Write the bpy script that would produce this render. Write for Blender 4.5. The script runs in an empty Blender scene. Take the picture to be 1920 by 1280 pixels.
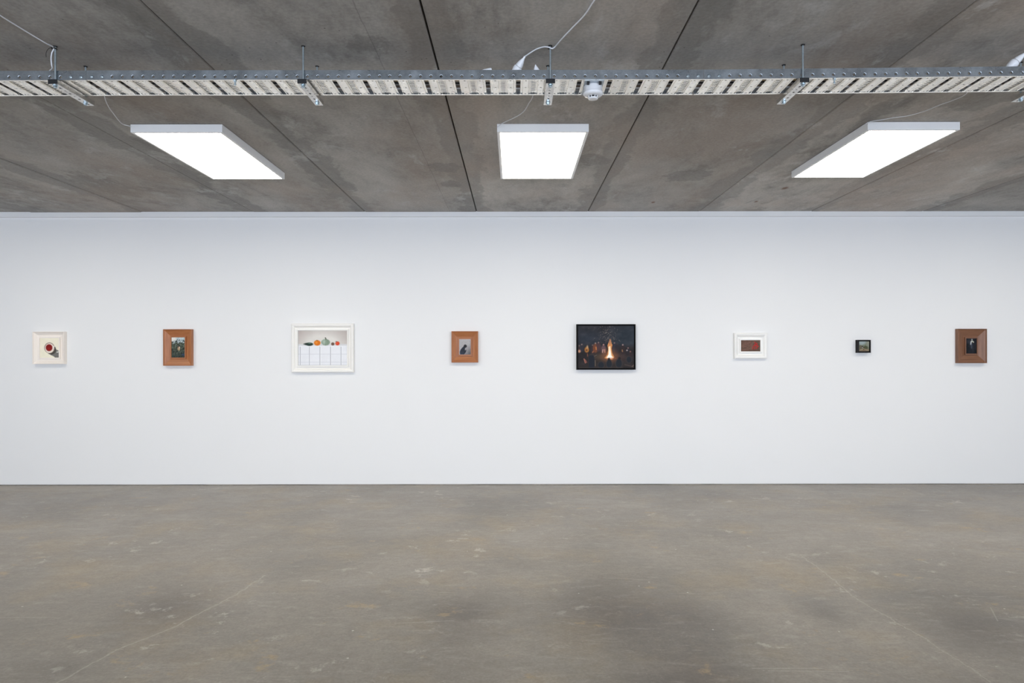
import bpy, math, random
import numpy as np
from mathutils import Vector, Matrix
random.seed(7)
PI = math.pi
scn = bpy.context.scene
col = scn.collection

# ------------------------------------------------------------------ camera
CAMZ = 1.438          # lens height above the floor
F = 1260.0            # focal length in pixels of a 1920 px wide frame
CX, CY = 964.0, 659.0 # vanishing point
cam_d = bpy.data.cameras.new('camera')
cam = bpy.data.objects.new('camera', cam_d)
col.objects.link(cam)
cam_d.sensor_width = 36.0
cam_d.lens = F / 1920 * 36.0
cam_d.shift_x = -(CX - 960) / 1920
cam_d.shift_y = (CY - 640) / 1920
cam_d.clip_start = 0.05
cam.matrix_world = Matrix.Translation((0, 0, CAMZ)) @ Matrix.Rotation(PI / 2, 4, 'X') @ Matrix.Rotation(math.radians(-0.07), 4, 'Z')
scn.camera = cam

# ------------------------------------------------------------------ colour management, world
scn.view_settings.view_transform = 'Standard'
scn.view_settings.look = 'None'
scn.view_settings.gamma = 1.0
scn.view_settings.exposure = 0.0
scn.view_settings.use_curve_mapping = False
w = bpy.data.worlds.new('sky'); scn.world = w; w.use_nodes = True
w.node_tree.nodes['Background'].inputs[0].default_value = (0.55, 0.72, 1.0, 1)
w.node_tree.nodes['Background'].inputs[1].default_value = 1.0

CEIL = CAMZ + 1.504
WALLY = 7.262
XL, XR, YB = -7.2, 8.4, -5.2
LAMP_E = 14.6
WIN_E = 262.0

# daylight coming in through the windows behind the camera
WINX = (-4.6, 0.6, 5.8)
for wx in WINX:
    ld = bpy.data.lights.new('daylight', 'AREA'); ld.shape = 'RECTANGLE'
    ld.size = 3.6; ld.size_y = 2.3; ld.energy = WIN_E; ld.color = (0.75, 0.845, 1.0)
    lo = bpy.data.objects.new('daylight', ld); col.objects.link(lo)
    lo.matrix_world = Matrix.Translation((wx, YB + 0.03, 1.25)) @ Matrix.Rotation(PI / 2, 4, 'X')

# ------------------------------------------------------------------ helpers
def P(px, py, z):
    """point of the room seen at px,py that lies z above the lens height"""
    k = (CY - py) / z
    return Vector(((px - CX) / k, F / k, CAMZ + z))

def PY(px, py, y):
    k = F / y
    return Vector(((px - CX) / k, y, CAMZ + (CY - py) / k))

def tag(o, label=None, cat=None, group=None, kind=None):
    if label: o['label'] = label
    if cat: o['category'] = cat
    if group: o['group'] = group
    if kind: o['kind'] = kind
    return o

def empty(name, loc, label, cat, group=None):
    o = bpy.data.objects.new(name, None); col.objects.link(o)
    o.empty_display_size = 0.05
    o.location = loc
    return tag(o, label, cat, group)

class MB:
    def __init__(s): s.v = []; s.f = []; s.m = []; s.sm = []
    def add(s, vs, fs, mi=0, smooth=False):
        b = len(s.v); s.v += [tuple(v) for v in vs]
        for f in fs:
            s.f.append(tuple(b + i for i in f)); s.m.append(mi); s.sm.append(smooth)
    def box(s, x0, x1, y0, y1, z0, z1, mi=0):
        vs = [(x, y, z) for z in (z0, z1) for y in (y0, y1) for x in (x0, x1)]
        s.add(vs, [(0, 2, 3, 1), (4, 5, 7, 6), (0, 1, 5, 4), (2, 6, 7, 3), (0, 4, 6, 2), (1, 3, 7, 5)], mi)
    def lathe(s, prof, mat=Matrix(), n=24, mi=0, smooth=True):
        vs = []
        for r, h in prof:
            for i in range(n):
                a = 2 * PI * i / n
                vs.append(mat @ Vector((r * math.cos(a), r * math.sin(a), h)))
        fs = []
        for j in range(len(prof) - 1):
            for i in range(n):
                k = (i + 1) % n
                fs.append((j * n + i, j * n + k, (j + 1) * n + k, (j + 1) * n + i))
        s.add(vs, fs, mi, smooth)
        s.add(vs[:n], [tuple(range(n))[::-1]], mi); s.add(vs[-n:], [tuple(range(n))], mi)
    def tube(s, pts, r, n=8, mi=0):
        pts = [Vector(p) for p in pts]
        t0 = (pts[1] - pts[0]).normalized()
        u = t0.cross(Vector((0, 0, 1)))
        if u.length < 1e-3: u = t0.cross(Vector((1, 0, 0)))
        u.normalize(); vs = []
        for i, p in enumerate(pts):
            t = (pts[min(i + 1, len(pts) - 1)] - pts[max(i - 1, 0)]).normalized()
            u = (u - t * u.dot(t)).normalized(); w_ = t.cross(u)
            for k in range(n):
                a = 2 * PI * k / n
                vs.append(p + (u * math.cos(a) + w_ * math.sin(a)) * r)
        fs = [(i * n + k, i * n + (k + 1) % n, (i + 1) * n + (k + 1) % n, (i + 1) * n + k) for i in range(len(pts) - 1) for k in range(n)]
        s.add(vs, fs, mi, True)
        s.add(vs[:n], [tuple(range(n))[::-1]], mi); s.add(vs[-n:], [tuple(range(n))], mi)
    def build(s, name, mats, parent=None, loc=None):
        me = bpy.data.meshes.new(name); me.from_pydata(s.v, [], s.f)
        if not isinstance(mats, (list, tuple)): mats = [mats]
        for m in mats: me.materials.append(m)
        me.polygons.foreach_set('material_index', s.m)
        me.polygons.foreach_set('use_smooth', s.sm)
        me.update()
        o = bpy.data.objects.new(name, me); col.objects.link(o)
        if parent: o.parent = parent
        if loc: o.location = loc
        return o

def spline(pts, n=6):
    pts = [Vector(p) for p in pts]
    q = [pts[0] * 2 - pts[1]] + pts + [pts[-1] * 2 - pts[-2]]
    out = []
    for i in range(1, len(q) - 2):
        a, b, c, d = q[i - 1:i + 3]
        for j in range(n):
            t = j / n
            out.append(0.5 * ((2 * b) + (c - a) * t + (2 * a - 5 * b + 4 * c - d) * t * t + (3 * b - a - 3 * c + d) * t ** 3))
    return out + [pts[-1]]

def copy_tree(o, parent=None):
    c = o.copy(); col.objects.link(c)
    if parent: c.parent = parent
    for ch in list(o.children): copy_tree(ch, c)
    return c

# ------------------------------------------------------------------ materials
def srgb(*c):
    return tuple(((x / 255) / 12.92 if x / 255 <= 0.04045 else ((x / 255 + 0.055) / 1.055) ** 2.4) for x in c) + (1,)

class NT:
    def __init__(s, name):
        s.mat = bpy.data.materials.new(name); s.mat.use_nodes = True
        s.nt = s.mat.node_tree; s.b = s.nt.nodes['Principled BSDF']
        s.tc = s.nt.nodes.new('ShaderNodeTexCoord')
    def set(s, sock, v):
        if hasattr(v, 'is_linked') or isinstance(v, bpy.types.NodeSocket): s.nt.links.new(v, sock)
        else: sock.default_value = v
    def m(s, op, a, b=0.0, c=0.0, clamp=False):
        n = s.nt.nodes.new('ShaderNodeMath'); n.operation = op; n.use_clamp = clamp
        s.set(n.inputs[0], a); s.set(n.inputs[1], b); s.set(n.inputs[2], c)
        return n.outputs[0]
    def mapping(s, scale, loc=(0, 0, 0), rot=(0, 0, 0), vec=None):
        n = s.nt.nodes.new('ShaderNodeMapping')
        s.nt.links.new(vec or s.tc.outputs['Object'], n.inputs[0])
        n.inputs['Scale'].default_value = scale; n.inputs['Location'].default_value = loc; n.inputs['Rotation'].default_value = rot
        return n.outputs[0]
    def noise(s, vec, scale=1.0, detail=6, rough=0.55, dist=0.0):
        n = s.nt.nodes.new('ShaderNodeTexNoise'); s.nt.links.new(vec, n.inputs['Vector'])
        n.inputs['Scale'].default_value = scale; n.inputs['Detail'].default_value = detail
        n.inputs['Roughness'].default_value = rough; n.inputs['Distortion'].default_value = dist
        return n.outputs[0]
    def rng(s, v, a, b, c=0.0, d=1.0, smooth=False):
        n = s.nt.nodes.new('ShaderNodeMapRange'); s.set(n.inputs[0], v)
        if smooth: n.interpolation_type = 'SMOOTHSTEP'
        for i, x in enumerate((a, b, c, d)): s.set(n.inputs[i + 1], x)
        return n.outputs[0]
    def mix(s, f, a, b, mode='MIX'):
        n = s.nt.nodes.new('ShaderNodeMix'); n.data_type = 'RGBA'; n.blend_type = mode
        s.set(n.inputs[0], f); s.set(n.inputs[6], a); s.set(n.inputs[7], b)
        return n.outputs[2]
    def xyz(s, vec=None):
        n = s.nt.nodes.new('ShaderNodeSeparateXYZ'); s.nt.links.new(vec or s.tc.outputs['Object'], n.inputs[0])
        return n.outputs
    def bump(s, h, strength=0.3, dist=0.01):
        n = s.nt.nodes.new('ShaderNodeBump'); n.inputs['Strength'].default_value = strength; n.inputs['Distance'].default_value = dist
        s.set(n.inputs['Height'], h); s.nt.links.new(n.outputs[0], s.b.inputs['Normal'])
    def out(s, color=None, rough=0.5, metal=0.0, spec=0.5):
        if color is not None: s.set(s.b.inputs['Base Color'], color)
        s.set(s.b.inputs['Roughness'], rough); s.set(s.b.inputs['Metallic'], metal); s.set(s.b.inputs['Specular IOR Level'], spec)
        return s.mat
    def seg(s, X, Y, a, b):
        """distance from (X,Y) to the segment a-b"""
        dx, dy = b[0] - a[0], b[1] - a[1]; L = dx * dx + dy * dy
        px = s.m('SUBTRACT', X, a[0]); py = s.m('SUBTRACT', Y, a[1])
        t = s.m('DIVIDE', s.m('ADD', s.m('MULTIPLY', px, dx), s.m('MULTIPLY', py, dy)), L, clamp=True)
        qx = s.m('SUBTRACT', px, s.m('MULTIPLY', t, dx)); qy = s.m('SUBTRACT', py, s.m('MULTIPLY', t, dy))
        return s.m('SQRT', s.m('ADD', s.m('MULTIPLY', qx, qx), s.m('MULTIPLY', qy, qy)))

def plain(name, c, rough=0.5, metal=0.0, var=0.06, scale=30, spec=0.5):
    t = NT(name)
    n = t.noise(t.mapping((1, 1, 1)), scale, 4)
    c2 = tuple(x * (1 - var * 2) for x in c[:3]) + (1,)
    return t.out(t.mix(n, c, c2), rough, metal, spec)

SLAB = 208.2 / 173.5          # slab width
JX0 = (894 - CX) / 173.5      # a joint

def mat_ceiling():
    t = NT('concrete_slab_soffit')
    X, Y, Z = t.xyz()
    nb = t.noise(t.mapping((1.5, .7, 1)), 1.5, 8, .62, .4)             # long streaks
    nf = t.noise(t.mapping((4.5, 2.4, 1)), 3.0, 9, .72)
    nm = t.noise(t.mapping((1, 1, 1)), 55, 3)
    nw = t.noise(t.mapping((1, .7, 1), (3, 7, 0)), 2.6, 8, .65, .3)
    s_ = t.m('DIVIDE', t.m('SUBTRACT', X, JX0), SLAB)
    idx = t.m('FLOOR', s_)
    wn = t.nt.nodes.new('ShaderNodeTexWhiteNoise'); wn.noise_dimensions = '1D'; t.nt.links.new(idx, wn.inputs['W'])
    fr = t.m('SUBTRACT', s_, idx)
    d = t.m('MULTIPLY', t.m('MINIMUM', fr, t.m('SUBTRACT', 1.0, fr)), SLAB)   # metres to the nearest joint
    base = t.mix(t.rng(nb, .32, .68), (.24, .231, .216, 1), (.57, .548, .513, 1))
    base = t.mix(t.rng(nf, .36, .66, 0, .55), base, (.58, .562, .532, 1))
    # damp, darker margins along the joints with a ragged edge
    edge = t.m('ADD', d, t.m('MULTIPLY', t.m('SUBTRACT', nw, .5), .62))
    damp = t.rng(edge, .11, .15, .52, 0.0, True)
    base = t.mix(damp, base, (.215, .208, .194, 1))
    patch = t.rng(t.noise(t.mapping((1, .6, 1), (11, 2, 0)), 1.3, 9, .66, .2), .60, .64, 0, .5, True)
    base = t.mix(patch, base, (.21, .203, .19, 1))
    br = t.rng(t.noise(t.mapping((1.2, .5, 1), (5, 1, 3)), 1.1, 6, .6), .45, .66, 0, .5)
    base = t.mix(br, base, (.43, .348, .285, 1))
    gr = t.rng(t.noise(t.mapping((1, .6, 1), (1, 9, 6)), 3.1, 9, .7, .3), .58, .66, 0, .6)
    base = t.mix(gr, base, (.62, .62, .61, 1))
    for (px, py, rr_) in ((835, 315, .16), (845, 345, .12), (280, 265, .10), (320, 280, .09), (385, 335, .10), (1290, 330, .2), (1840, 190, .2), (1110, 300, .18)):
        p = P(px, py, 1.504)
        dd = t.m('SQRT', t.m('ADD', t.m('POWER', t.m('SUBTRACT', X, p.x), 2.0), t.m('POWER', t.m('SUBTRACT', Y, p.y), 2.0)))
        dd = t.m('ADD', dd, t.m('MULTIPLY', t.m('SUBTRACT', t.noise(t.mapping((1, 1, 1), (2, 2, 5)), 7, 7, .7), .5), rr_ * 2.2))
        base = t.mix(t.rng(dd, rr_ * .8, rr_ * .95, .42, 0, True), base, (.22, .212, .20, 1))
    # slab to slab tone
    base = t.mix(1.0, base, t.mix(wn.outputs[0], (.84, .84, .84, 1), (1.10, 1.08, 1.06, 1)), 'MULTIPLY')
    # pores
    vo = t.nt.nodes.new('ShaderNodeTexVoronoi'); t.nt.links.new(t.mapping((1, 1, 1)), vo.inputs['Vector']); vo.inputs['Scale'].default_value = 17
    pore = t.m('MULTIPLY', t.m('LESS_THAN', t.m('ADD', vo.outputs['Distance'], t.m('MULTIPLY', nm, .12)), .135), t.m('GREATER_THAN', t.noise(t.mapping((1, 1, 1), (0, 4, 0)), 1.7, 2), .57))
    base = t.mix(t.m('MULTIPLY', pore, .6), base, (.03, .029, .027, 1))
    # hairline along one slab, rust spots
    hl = t.m('ABSOLUTE', t.m('SUBTRACT', X, t.m('ADD', -.690, t.m('MULTIPLY', t.m('SUBTRACT', nf, .5), .02))))
    base = t.mix(t.rng(hl, .001, .004, .3, 0), base, (.04, .038, .036, 1))
    for (px, py, r) in ((1225, 380, .022), (1472, 354, .03), (1418, 379, .02)):
        p = P(px, py, 1.504)
        dd = t.m('SQRT', t.m('ADD', t.m('POWER', t.m('SUBTRACT', X, p.x), 2.0), t.m('POWER', t.m('MULTIPLY', t.m('SUBTRACT', Y, p.y), .5), 2.0)))
        base = t.mix(t.rng(t.m('ADD', dd, t.m('MULTIPLY', nm, r)), r, r * 1.6, .75, 0), base, (.17, .07, .03, 1))
    base = t.mix(t.rng(nm, .35, .65, 0, .6), base, (.74, .74, .74, 1), 'MULTIPLY')
    h = t.m('ADD', t.m('MULTIPLY', nf, .6), t.m('MULTIPLY', nm, .35))
    t.bump(h, .35, .006)
    return t.out(base, t.rng(damp, 0, 1, .8, .55), 0, .35)

def mat_floor():
    t = NT('ground_concrete_floor')
    X, Y, Z = t.xyz()
    n1 = t.noise(t.mapping((1, 1, 1)), .9, 7, .6, .3)
    n2 = t.noise(t.mapping((1, 2.2, 1), (4, 2, 0)), 2.2, 8, .65, .4)
    n3 = t.noise(t.mapping((1, 1, 1)), 70, 4, .6)
    n4 = t.noise(t.mapping((1, 1, 1), (9, 0, 0)), 6, 9, .75, .2)
    c = t.mix(t.rng(n1, .3, .7), (.158, .138, .113, 1), (.35, .317, .268, 1))
    c = t.mix(t.rng(n2, .35, .7, 0, .6), c, (.345, .315, .275, 1))
    c = t.mix(t.rng(t.noise(t.mapping((1, 1, 1), (2, 8, 0)), 1.5, 7, .62), .50, .68, 0, .55), c, (.36, .285, .175, 1))
    for (px, py, r) in ((305, 1140, .30), (1150, 1150, .42), (1830, 1180, .3), (1290, 1270, .3), (1545, 1150, .14), (1300, 1160, .22), (870, 1150, .25)):
        k = (py - CY) / CAMZ; cx, cy = (px - CX) / k, F / k
        dd = t.m('SQRT', t.m('ADD', t.m('POWER', t.m('SUBTRACT', X, cx), 2.0), t.m('POWER', t.m('MULTIPLY', t.m('SUBTRACT', Y, cy), .8), 2.0)))
        dd = t.m('ADD', dd, t.m('MULTIPLY', t.m('SUBTRACT', n2, .5), .35))
        c = t.mix(t.rng(dd, -.1, r * 1.7, .72, 0, True), c, (.105, .086, .073, 1))
    n5 = t.noise(t.mapping((1, 1.3, 1), (6, 6, 0)), 17, 8, .7, .3)
    c = t.mix(t.rng(n5, .38, .60, .55, 0), c, (.72, .70, .68, 1), 'MULTIPLY')
    c = t.mix(t.rng(t.noise(t.mapping((1, 3, 1), (3, 1, 0)), 4.5, 8, .7, .5), .55, .66, 0, .3), c, (.44, .41, .36, 1))
    # pale scuffed patches, concentrated in places
    sc = t.rng(n4, .575, .65, 0, 1, True)
    zone = t.rng(t.noise(t.mapping((1, 1, 1), (1, 5, 0)), .8, 3), .45, .62)
    c = t.mix(t.m('MULTIPLY', t.m('MULTIPLY', sc, zone), .9), c, (.50, .465, .41, 1))
    oc = t.rng(t.noise(t.mapping((1, 1.2, 1), (7, 3, 0)), 3.2, 7, .7, .2), .60, .69, 0, .6, True)
    c = t.mix(oc, c, (.42, .30, .15, 1))
    # specks of paint
    vo = t.nt.nodes.new('ShaderNodeTexVoronoi'); t.nt.links.new(t.mapping((1, 1, 1)), vo.inputs['Vector']); vo.inputs['Scale'].default_value = 6.5
    sp = t.m('LESS_THAN', vo.outputs['Distance'], .038)
    sp2 = t.m('MULTIPLY', sp, t.m('GREATER_THAN', t.xyz(vo.outputs['Color'])[0], .45))
    c = t.mix(sp2, c, (.62, .59, .54, 1))
    vo2 = t.nt.nodes.new('ShaderNodeTexVoronoi'); t.nt.links.new(t.mapping((1, 1, 1), (.3, .7, 0)), vo2.inputs['Vector']); vo2.inputs['Scale'].default_value = 38
    sp3 = t.m('LESS_THAN', t.m('ADD', vo2.outputs['Distance'], t.m('MULTIPLY', n3, .2)), .2)
    c = t.mix(t.m('MULTIPLY', sp3, .35), c, (.45, .42, .38, 1))
    # hairline cracks and scratches
    def g(px, py):
        k = (py - CY) / CAMZ; return ((px - CX) / k, F / k)
    wob = t.m('MULTIPLY', t.m('SUBTRACT', t.noise(t.mapping((1, 1, 1)), 9, 5, .7), .5), .07)
    Xw = t.m('ADD', X, wob); Yw = t.m('ADD', Y, wob)
    lines = [([(105, 1280), (215, 1218), (325, 1175), (390, 1140), (445, 1112), (495, 1078)], .006, .5),
             ([(1500, 1040), (1560, 1085), (1600, 1120), (1655, 1152), (1715, 1187), (1790, 1235), (1860, 1282)], .005, .45)]
    for pts, wd, st in lines:
        q = [g(*p) for p in pts]; dmin = None
        for a, b in zip(q, q[1:]):
            s_ = t.seg(Xw, Yw, a, b); dmin = s_ if dmin is None else t.m('MINIMUM', dmin, s_)
        c = t.mix(t.rng(dmin, wd * .4, wd, st, 0), c, (.50, .46, .40, 1))
        c = t.mix(t.rng(dmin, 0.0, .05, .13, 0), c, (.45, .40, .33, 1))
    for (a, b, st) in (((740, 1168), (850, 1163), .4), ((1410, 1253), (1540, 1253), .4), ((1440, 1258), (1590, 1259), .3), ((1130, 1083), (1200, 1086), .3), ((1780, 1117), (1850, 1119), .3), ((1857, 1140), (1870, 1165), .35), ((0, 1156), (85, 1156), .3), ((820, 1110), (880, 1112), .25), ((1900, 1105), (1990, 1106), .35)):
        c = t.mix(t.rng(t.seg(X, Y, g(*a), g(*b)), .001, .005, st, 0), c, (.55, .52, .46, 1))
    c = t.mix(t.rng(n3, .3, .7, 0, .8), c, (.70, .70, .70, 1), 'MULTIPLY')
    t.bump(t.m('ADD', t.m('MULTIPLY', n4, .4), t.m('MULTIPLY', n3, .3)), .15, .004)
    return t.out(c, t.rng(n2, .3, .7, .30, .46), 0, .5)

def mat_wall():
    t = NT('white_painted_plasterboard')
    n = t.noise(t.mapping((1, 1, 1)), .6, 4)
    n2 = t.noise(t.mapping((1, 1, 1)), 160, 3)
    t.bump(n2, .05, .001)
    return t.out(t.mix(n, (.84, .84, .84, 1), (.82, .82, .822, 1)), .7, 0, .3)

def mat_galv(name='galvanised_steel', c=(.30, .335, .365, 1), c2=(.43, .465, .495, 1), rough=.30):
    t = NT(name)
    vo = t.nt.nodes.new('ShaderNodeTexVoronoi'); t.nt.links.new(t.mapping((1, 1, 1)), vo.inputs['Vector']); vo.inputs['Scale'].default_value = 120
    n = t.noise(t.mapping((1, 1, 1)), 14, 5)
    f = t.m('MULTIPLY', t.m('ADD', t.xyz(vo.outputs['Color'])[0], n), .5)
    return t.out(t.mix(f, c, c2), t.rng(n, .3, .7, rough - .06, rough + .1), .9)

def mat_wood(name, dark, light, axis):
    t = NT(name)
    sc = (2, 20, 40) if axis == 'x' else (40, 20, 2)
    n = t.noise(t.mapping(sc), 1.6, 6, .6, .6)
    n2 = t.noise(t.mapping(tuple(x * 3 for x in sc)), 3, 3)
    c = t.mix(t.rng(n, .3, .7), dark, light)
    c = t.mix(t.rng(n2, .35, .7, 0, .4), c, tuple(x * .75 for x in dark[:3]) + (1,))
    return t.out(c, .42, 0, .45)

M = dict(
    ceiling=mat_ceiling(), floor=mat_floor(), wall=mat_wall(), galv=mat_galv(),
    galv_base=mat_galv('galvanised_steel_lit', (.90, .87, .81, 1), (.95, .925, .87, 1), .28),  # same tray steel as the rails, reflected wall light put into the colour
    rod=mat_galv('zinc_rod', (.42, .50, .54, 1), (.55, .63, .67, 1), .35),
    galv_strut=mat_galv('galvanised_steel_channel', (.52, .51, .495, 1), (.64, .63, .61, 1), .22),
    zinc=mat_galv('blue_zinc', (.50, .62, .70, 1), (.66, .76, .82, 1), .28),
    white_paint=plain('white_enamel', (.88, .885, .89, 1), .45, var=.01),
    plastic=plain('white_plastic', (.82, .83, .85, 1), .4, var=.01),
    cable=plain('white_cable_sheath', (.74, .75, .78, 1), .5, var=.02),
    black=plain('black_plastic', (.006, .006, .007, 1), .6, var=.1),
    dark=plain('dark_void', (.02, .02, .02, 1), .9),
    mortar=plain('rough_mortar', (.36, .335, .30, 1), .9, var=.3, scale=25),
    tan=plain('tan_cable_sheath', (.42, .31, .15, 1), .55), brown=plain('brown_cable_sheath', (.14, .10, .075, 1), .55),
    grey=plain('grey_cable_sheath', (.28, .28, .28, 1), .5),
    cream=plain('cream_frame_paint', (.92, .85, .78, 1), .5, var=.015),
    offwhite=plain('off_white_frame_paint', (.90, .88, .84, 1), .45, var=.012),
    ivory=plain('ivory_frame_paint', (.90, .89, .865, 1), .45, var=.012),
    ebony=plain('black_stained_wood', (.006, .0055, .0055, 1), .6, var=.15, spec=.12),
    charcoal=plain('charcoal_stained_wood', (.016, .015, .016, 1), .6, var=.15, spec=.15),
    wood_x=mat_wood('reddish_wood_rail', (.33, .112, .036, 1), (.49, .195, .075, 1), 'x'),
    wood_z=mat_wood('reddish_wood_stile', (.33, .112, .036, 1), (.49, .195, .075, 1), 'z'),
    wal_x=mat_wood('walnut_rail', (.155, .068, .036, 1), (.275, .13, .072, 1), 'x'),
    wal_z=mat_wood('walnut_stile', (.155, .068, .036, 1), (.275, .13, .072, 1), 'z'),
)
def mat_diffuser():
    t = NT('lit_diffuser')
    n = t.noise(t.mapping((1, 1, 1)), 4, 2)
    t.nt.links.new(t.mix(n, (1.0, .93, .80, 1), (1.0, .935, .81, 1)), t.b.inputs['Emission Color'])
    t.b.inputs['Emission Strength'].default_value = LAMP_E
    return t.out((.8, .8, .8, 1), .5)
M['diffuser'] = mat_diffuser()

# ------------------------------------------------------------------ the room
def struct(o): o['kind'] = 'structure'; return o
mb = MB(); mb.box(XL - .2, XR + .2, YB - .2, WALLY + .3, -.2, 0); struct(mb.build('floor', M['floor']))

mb = MB()   # wall with the paintings: boards stop short of the floor
mb.box(XL - .2, XR + .2, WALLY, WALLY + .15, .0075, CEIL + .02)
struct(mb.build('wall_back', M['wall']))
mb = MB(); mb.box(XL, XR, WALLY + .03, WALLY + .14, -.01, .012); struct(mb.build('wall_back_recess', M['dark'])).name = 'recess_shade'  # near-black board: shade of the gap put into its colour
# strip between the wall and the slab soffit
mb = MB(); mb.box(XL, XR, WALLY - .030, WALLY + .01, CEIL - .051, CEIL + .005)
struct(mb.build('trim_1', M['wall']))
# ragged mortar line at the foot of the wall
mb = MB(); xs = np.arange(XL, XR, .022); prev = None; rs = random.Random(3); h = .004; d_ = .02
for x in xs:
    h += rs.uniform(-.0016, .0016); h = min(max(h, .001), .0068)
    d_ += rs.uniform(-.004, .004); d_ = min(max(d_, .02), .055)
    if rs.random() < .02: h = .0068
    cur = [(x, WALLY - d_, -.002), (x, WALLY - d_ * .55, h), (x, WALLY + .018, h * .9)]
    if prev:
        mb.add(prev + cur, [(0, 3, 4, 1), (1, 4, 5, 2)])
    prev = cur
struct(mb.build('trim_2', M['mortar']))

# hollow-core slabs of the ceiling, one mesh with open joints
mb = MB(); rs = random.Random(11)
i0 = int((XL - JX0) / SLAB) - 2; i1 = int((XR - JX0) / SLAB) + 2
GAPS = {0: .009, 1: .0075, -1: .006, 2: .005, -2: .005, 3: .008, -3: .008, -4: .004, 4: .005}
dz = {i: rs.uniform(0, .004) for i in range(i0, i1 + 2)}
dz[-3] = .006; dz[-4] = 0.0; dz[-5] = .007
for i in range(i0, i1 + 1):
    gl = GAPS.get(i, .008) / 2; gr = GAPS.get(i + 1, .008) / 2
    a = JX0 + i * SLAB + gl; b = JX0 + (i + 1) * SLAB - gr
    z = CEIL + dz[i]; c = .006
    y0, y1 = YB - .2, WALLY + .14
    vs = []
    for y in (y0, y1):
        vs += [(a, y, z + .12), (a, y, z + c), (a + c, y, z), (b - c, y, z), (b, y, z + c), (b, y, z + .12)]
    mb.add(vs, [(0, 1, 7, 6), (1, 2, 8, 7), (2, 3, 9, 8), (3, 4, 10, 9), (4, 5, 11, 10), (5, 0, 6, 11), (0, 5, 4, 3, 2, 1), (6, 7, 8, 9, 10, 11)])
mb.box(XL - .3, XR + .3, YB - .2, WALLY + .14, CEIL + .06, CEIL + .30, 1)
struct(mb.build('ceiling', [M['ceiling'], M['dark']]))

# walls outside the frame
mb = MB(); mb.box(XL - .2, XL, YB - .2, WALLY, 0, CEIL); struct(mb.build('wall_left', M['wall']))
mb = MB(); mb.box(XR, XR + .2, YB - .2, WALLY, 0, CEIL); struct(mb.build('wall_right', M['wall']))
mb = MB(); ex = [XL]
for wx in WINX: ex += [wx - 1.8, wx + 1.8]
ex.append(XR)
for i in range(0, len(ex), 2): mb.box(ex[i], ex[i + 1], YB - .2, YB, 0, CEIL)
for wx in WINX:
    mb.box(wx - 1.8, wx + 1.8, YB - .2, YB, 0, .1); mb.box(wx - 1.8, wx + 1.8, YB - .2, YB, 2.4, CEIL)
struct(mb.build('wall_front', M['wall']))
for n, wx in enumerate(WINX):
    mb = MB()
    for a in (wx - 1.8, wx - .03, wx + 1.74): mb.box(a, a + .06, YB - .12, YB - .06, .1, 2.4)
    mb.box(wx - 1.8, wx + 1.8, YB - .12, YB - .06, .1, .16); mb.box(wx - 1.8, wx + 1.8, YB - .12, YB - .06, 2.34, 2.4)
    struct(mb.build('window_%d' % (n + 1), M['white_paint']))

# ------------------------------------------------------------------ ceiling lights
LW, LL, LH = .606, 1.212, .053
LY = F / 283.8
def make_light():
    root = empty('ceiling_light', (0, 0, CEIL), '', 'ceiling light')
    mb = MB(); w2 = LW / 2; b = .020
    # housing: one folded frame and its back
    lo = -LH
    o4 = [(-w2, 0), (w2, 0), (w2, LL), (-w2, LL)]; i4 = [(-w2 + b, b), (w2 - b, b), (w2 - b, LL - b), (-w2 + b, LL - b)]
    vs = [(x, y, 0) for x, y in o4] + [(x, y, lo) for x, y in o4] + [(x, y, lo) for x, y in i4] + [(x, y, -.012) for x, y in i4]
    fs = [(3, 2, 1, 0), (12, 13, 14, 15)]
    for i in range(4):
        j = (i + 1) % 4
        fs += [(i, j, 4 + j, 4 + i), (4 + i, 4 + j, 8 + j, 8 + i), (8 + i, 8 + j, 12 + j, 12 + i)]
    mb.add(vs, fs)
    o = mb.build('housing', M['white_paint'], root)
    bv = o.modifiers.new('bevel', 'BEVEL'); bv.width = .0012; bv.segments = 2; bv.limit_method = 'ANGLE'
    mb = MB(); mb.box(-w2 + b, w2 - b, b, LL - b, lo - .0012, lo + .006)
    mb.build('diffuser', M['diffuser'], root)
    return root
light0 = make_light()
LX = [(331 - CX) / 283.8, (1018.5 - CX) / 283.8, (1709 - CX) / 283.8]
labels = ['lit rectangular ceiling panel light on concrete, left of the three',
          'lit rectangular ceiling panel light in the middle, nearest the smoke detector',
          'lit rectangular ceiling panel light on concrete, right of the three']
light0.location = (LX[0], LY, CEIL); light0['label'] = labels[0]
light0['group'] = 'ceiling panel lights'
for i in (1, 2):
    o = copy_tree(light0); o.location = (LX[i], LY - (.03 if i == 2 else 0), CEIL); o['label'] = labels[i]
for (x, y, s) in ((LX[0] - 2.52, LY, 'beyond the left edge in the far row'), (LX[2] + 2.46, LY, 'beyond the right edge in the far row')):  # extra panels out of view, added for the light they give
    o = copy_tree(light0); o.location = (x, y, CEIL); o['label'] = 'added unseen ceiling panel light ' + s
for x, s in ((LX[0] - 2.42, 'far left'), (LX[0], 'left'), (LX[1], 'middle'), (LX[2], 'right'), (LX[2] + 2.42, 'far right')):  # unseen near row, added to help light the room
    o = copy_tree(light0); o.location = (x, -2.8, CEIL); o['label'] = 'added unseen ceiling panel light behind the camera, %s of the near row' % s

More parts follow.
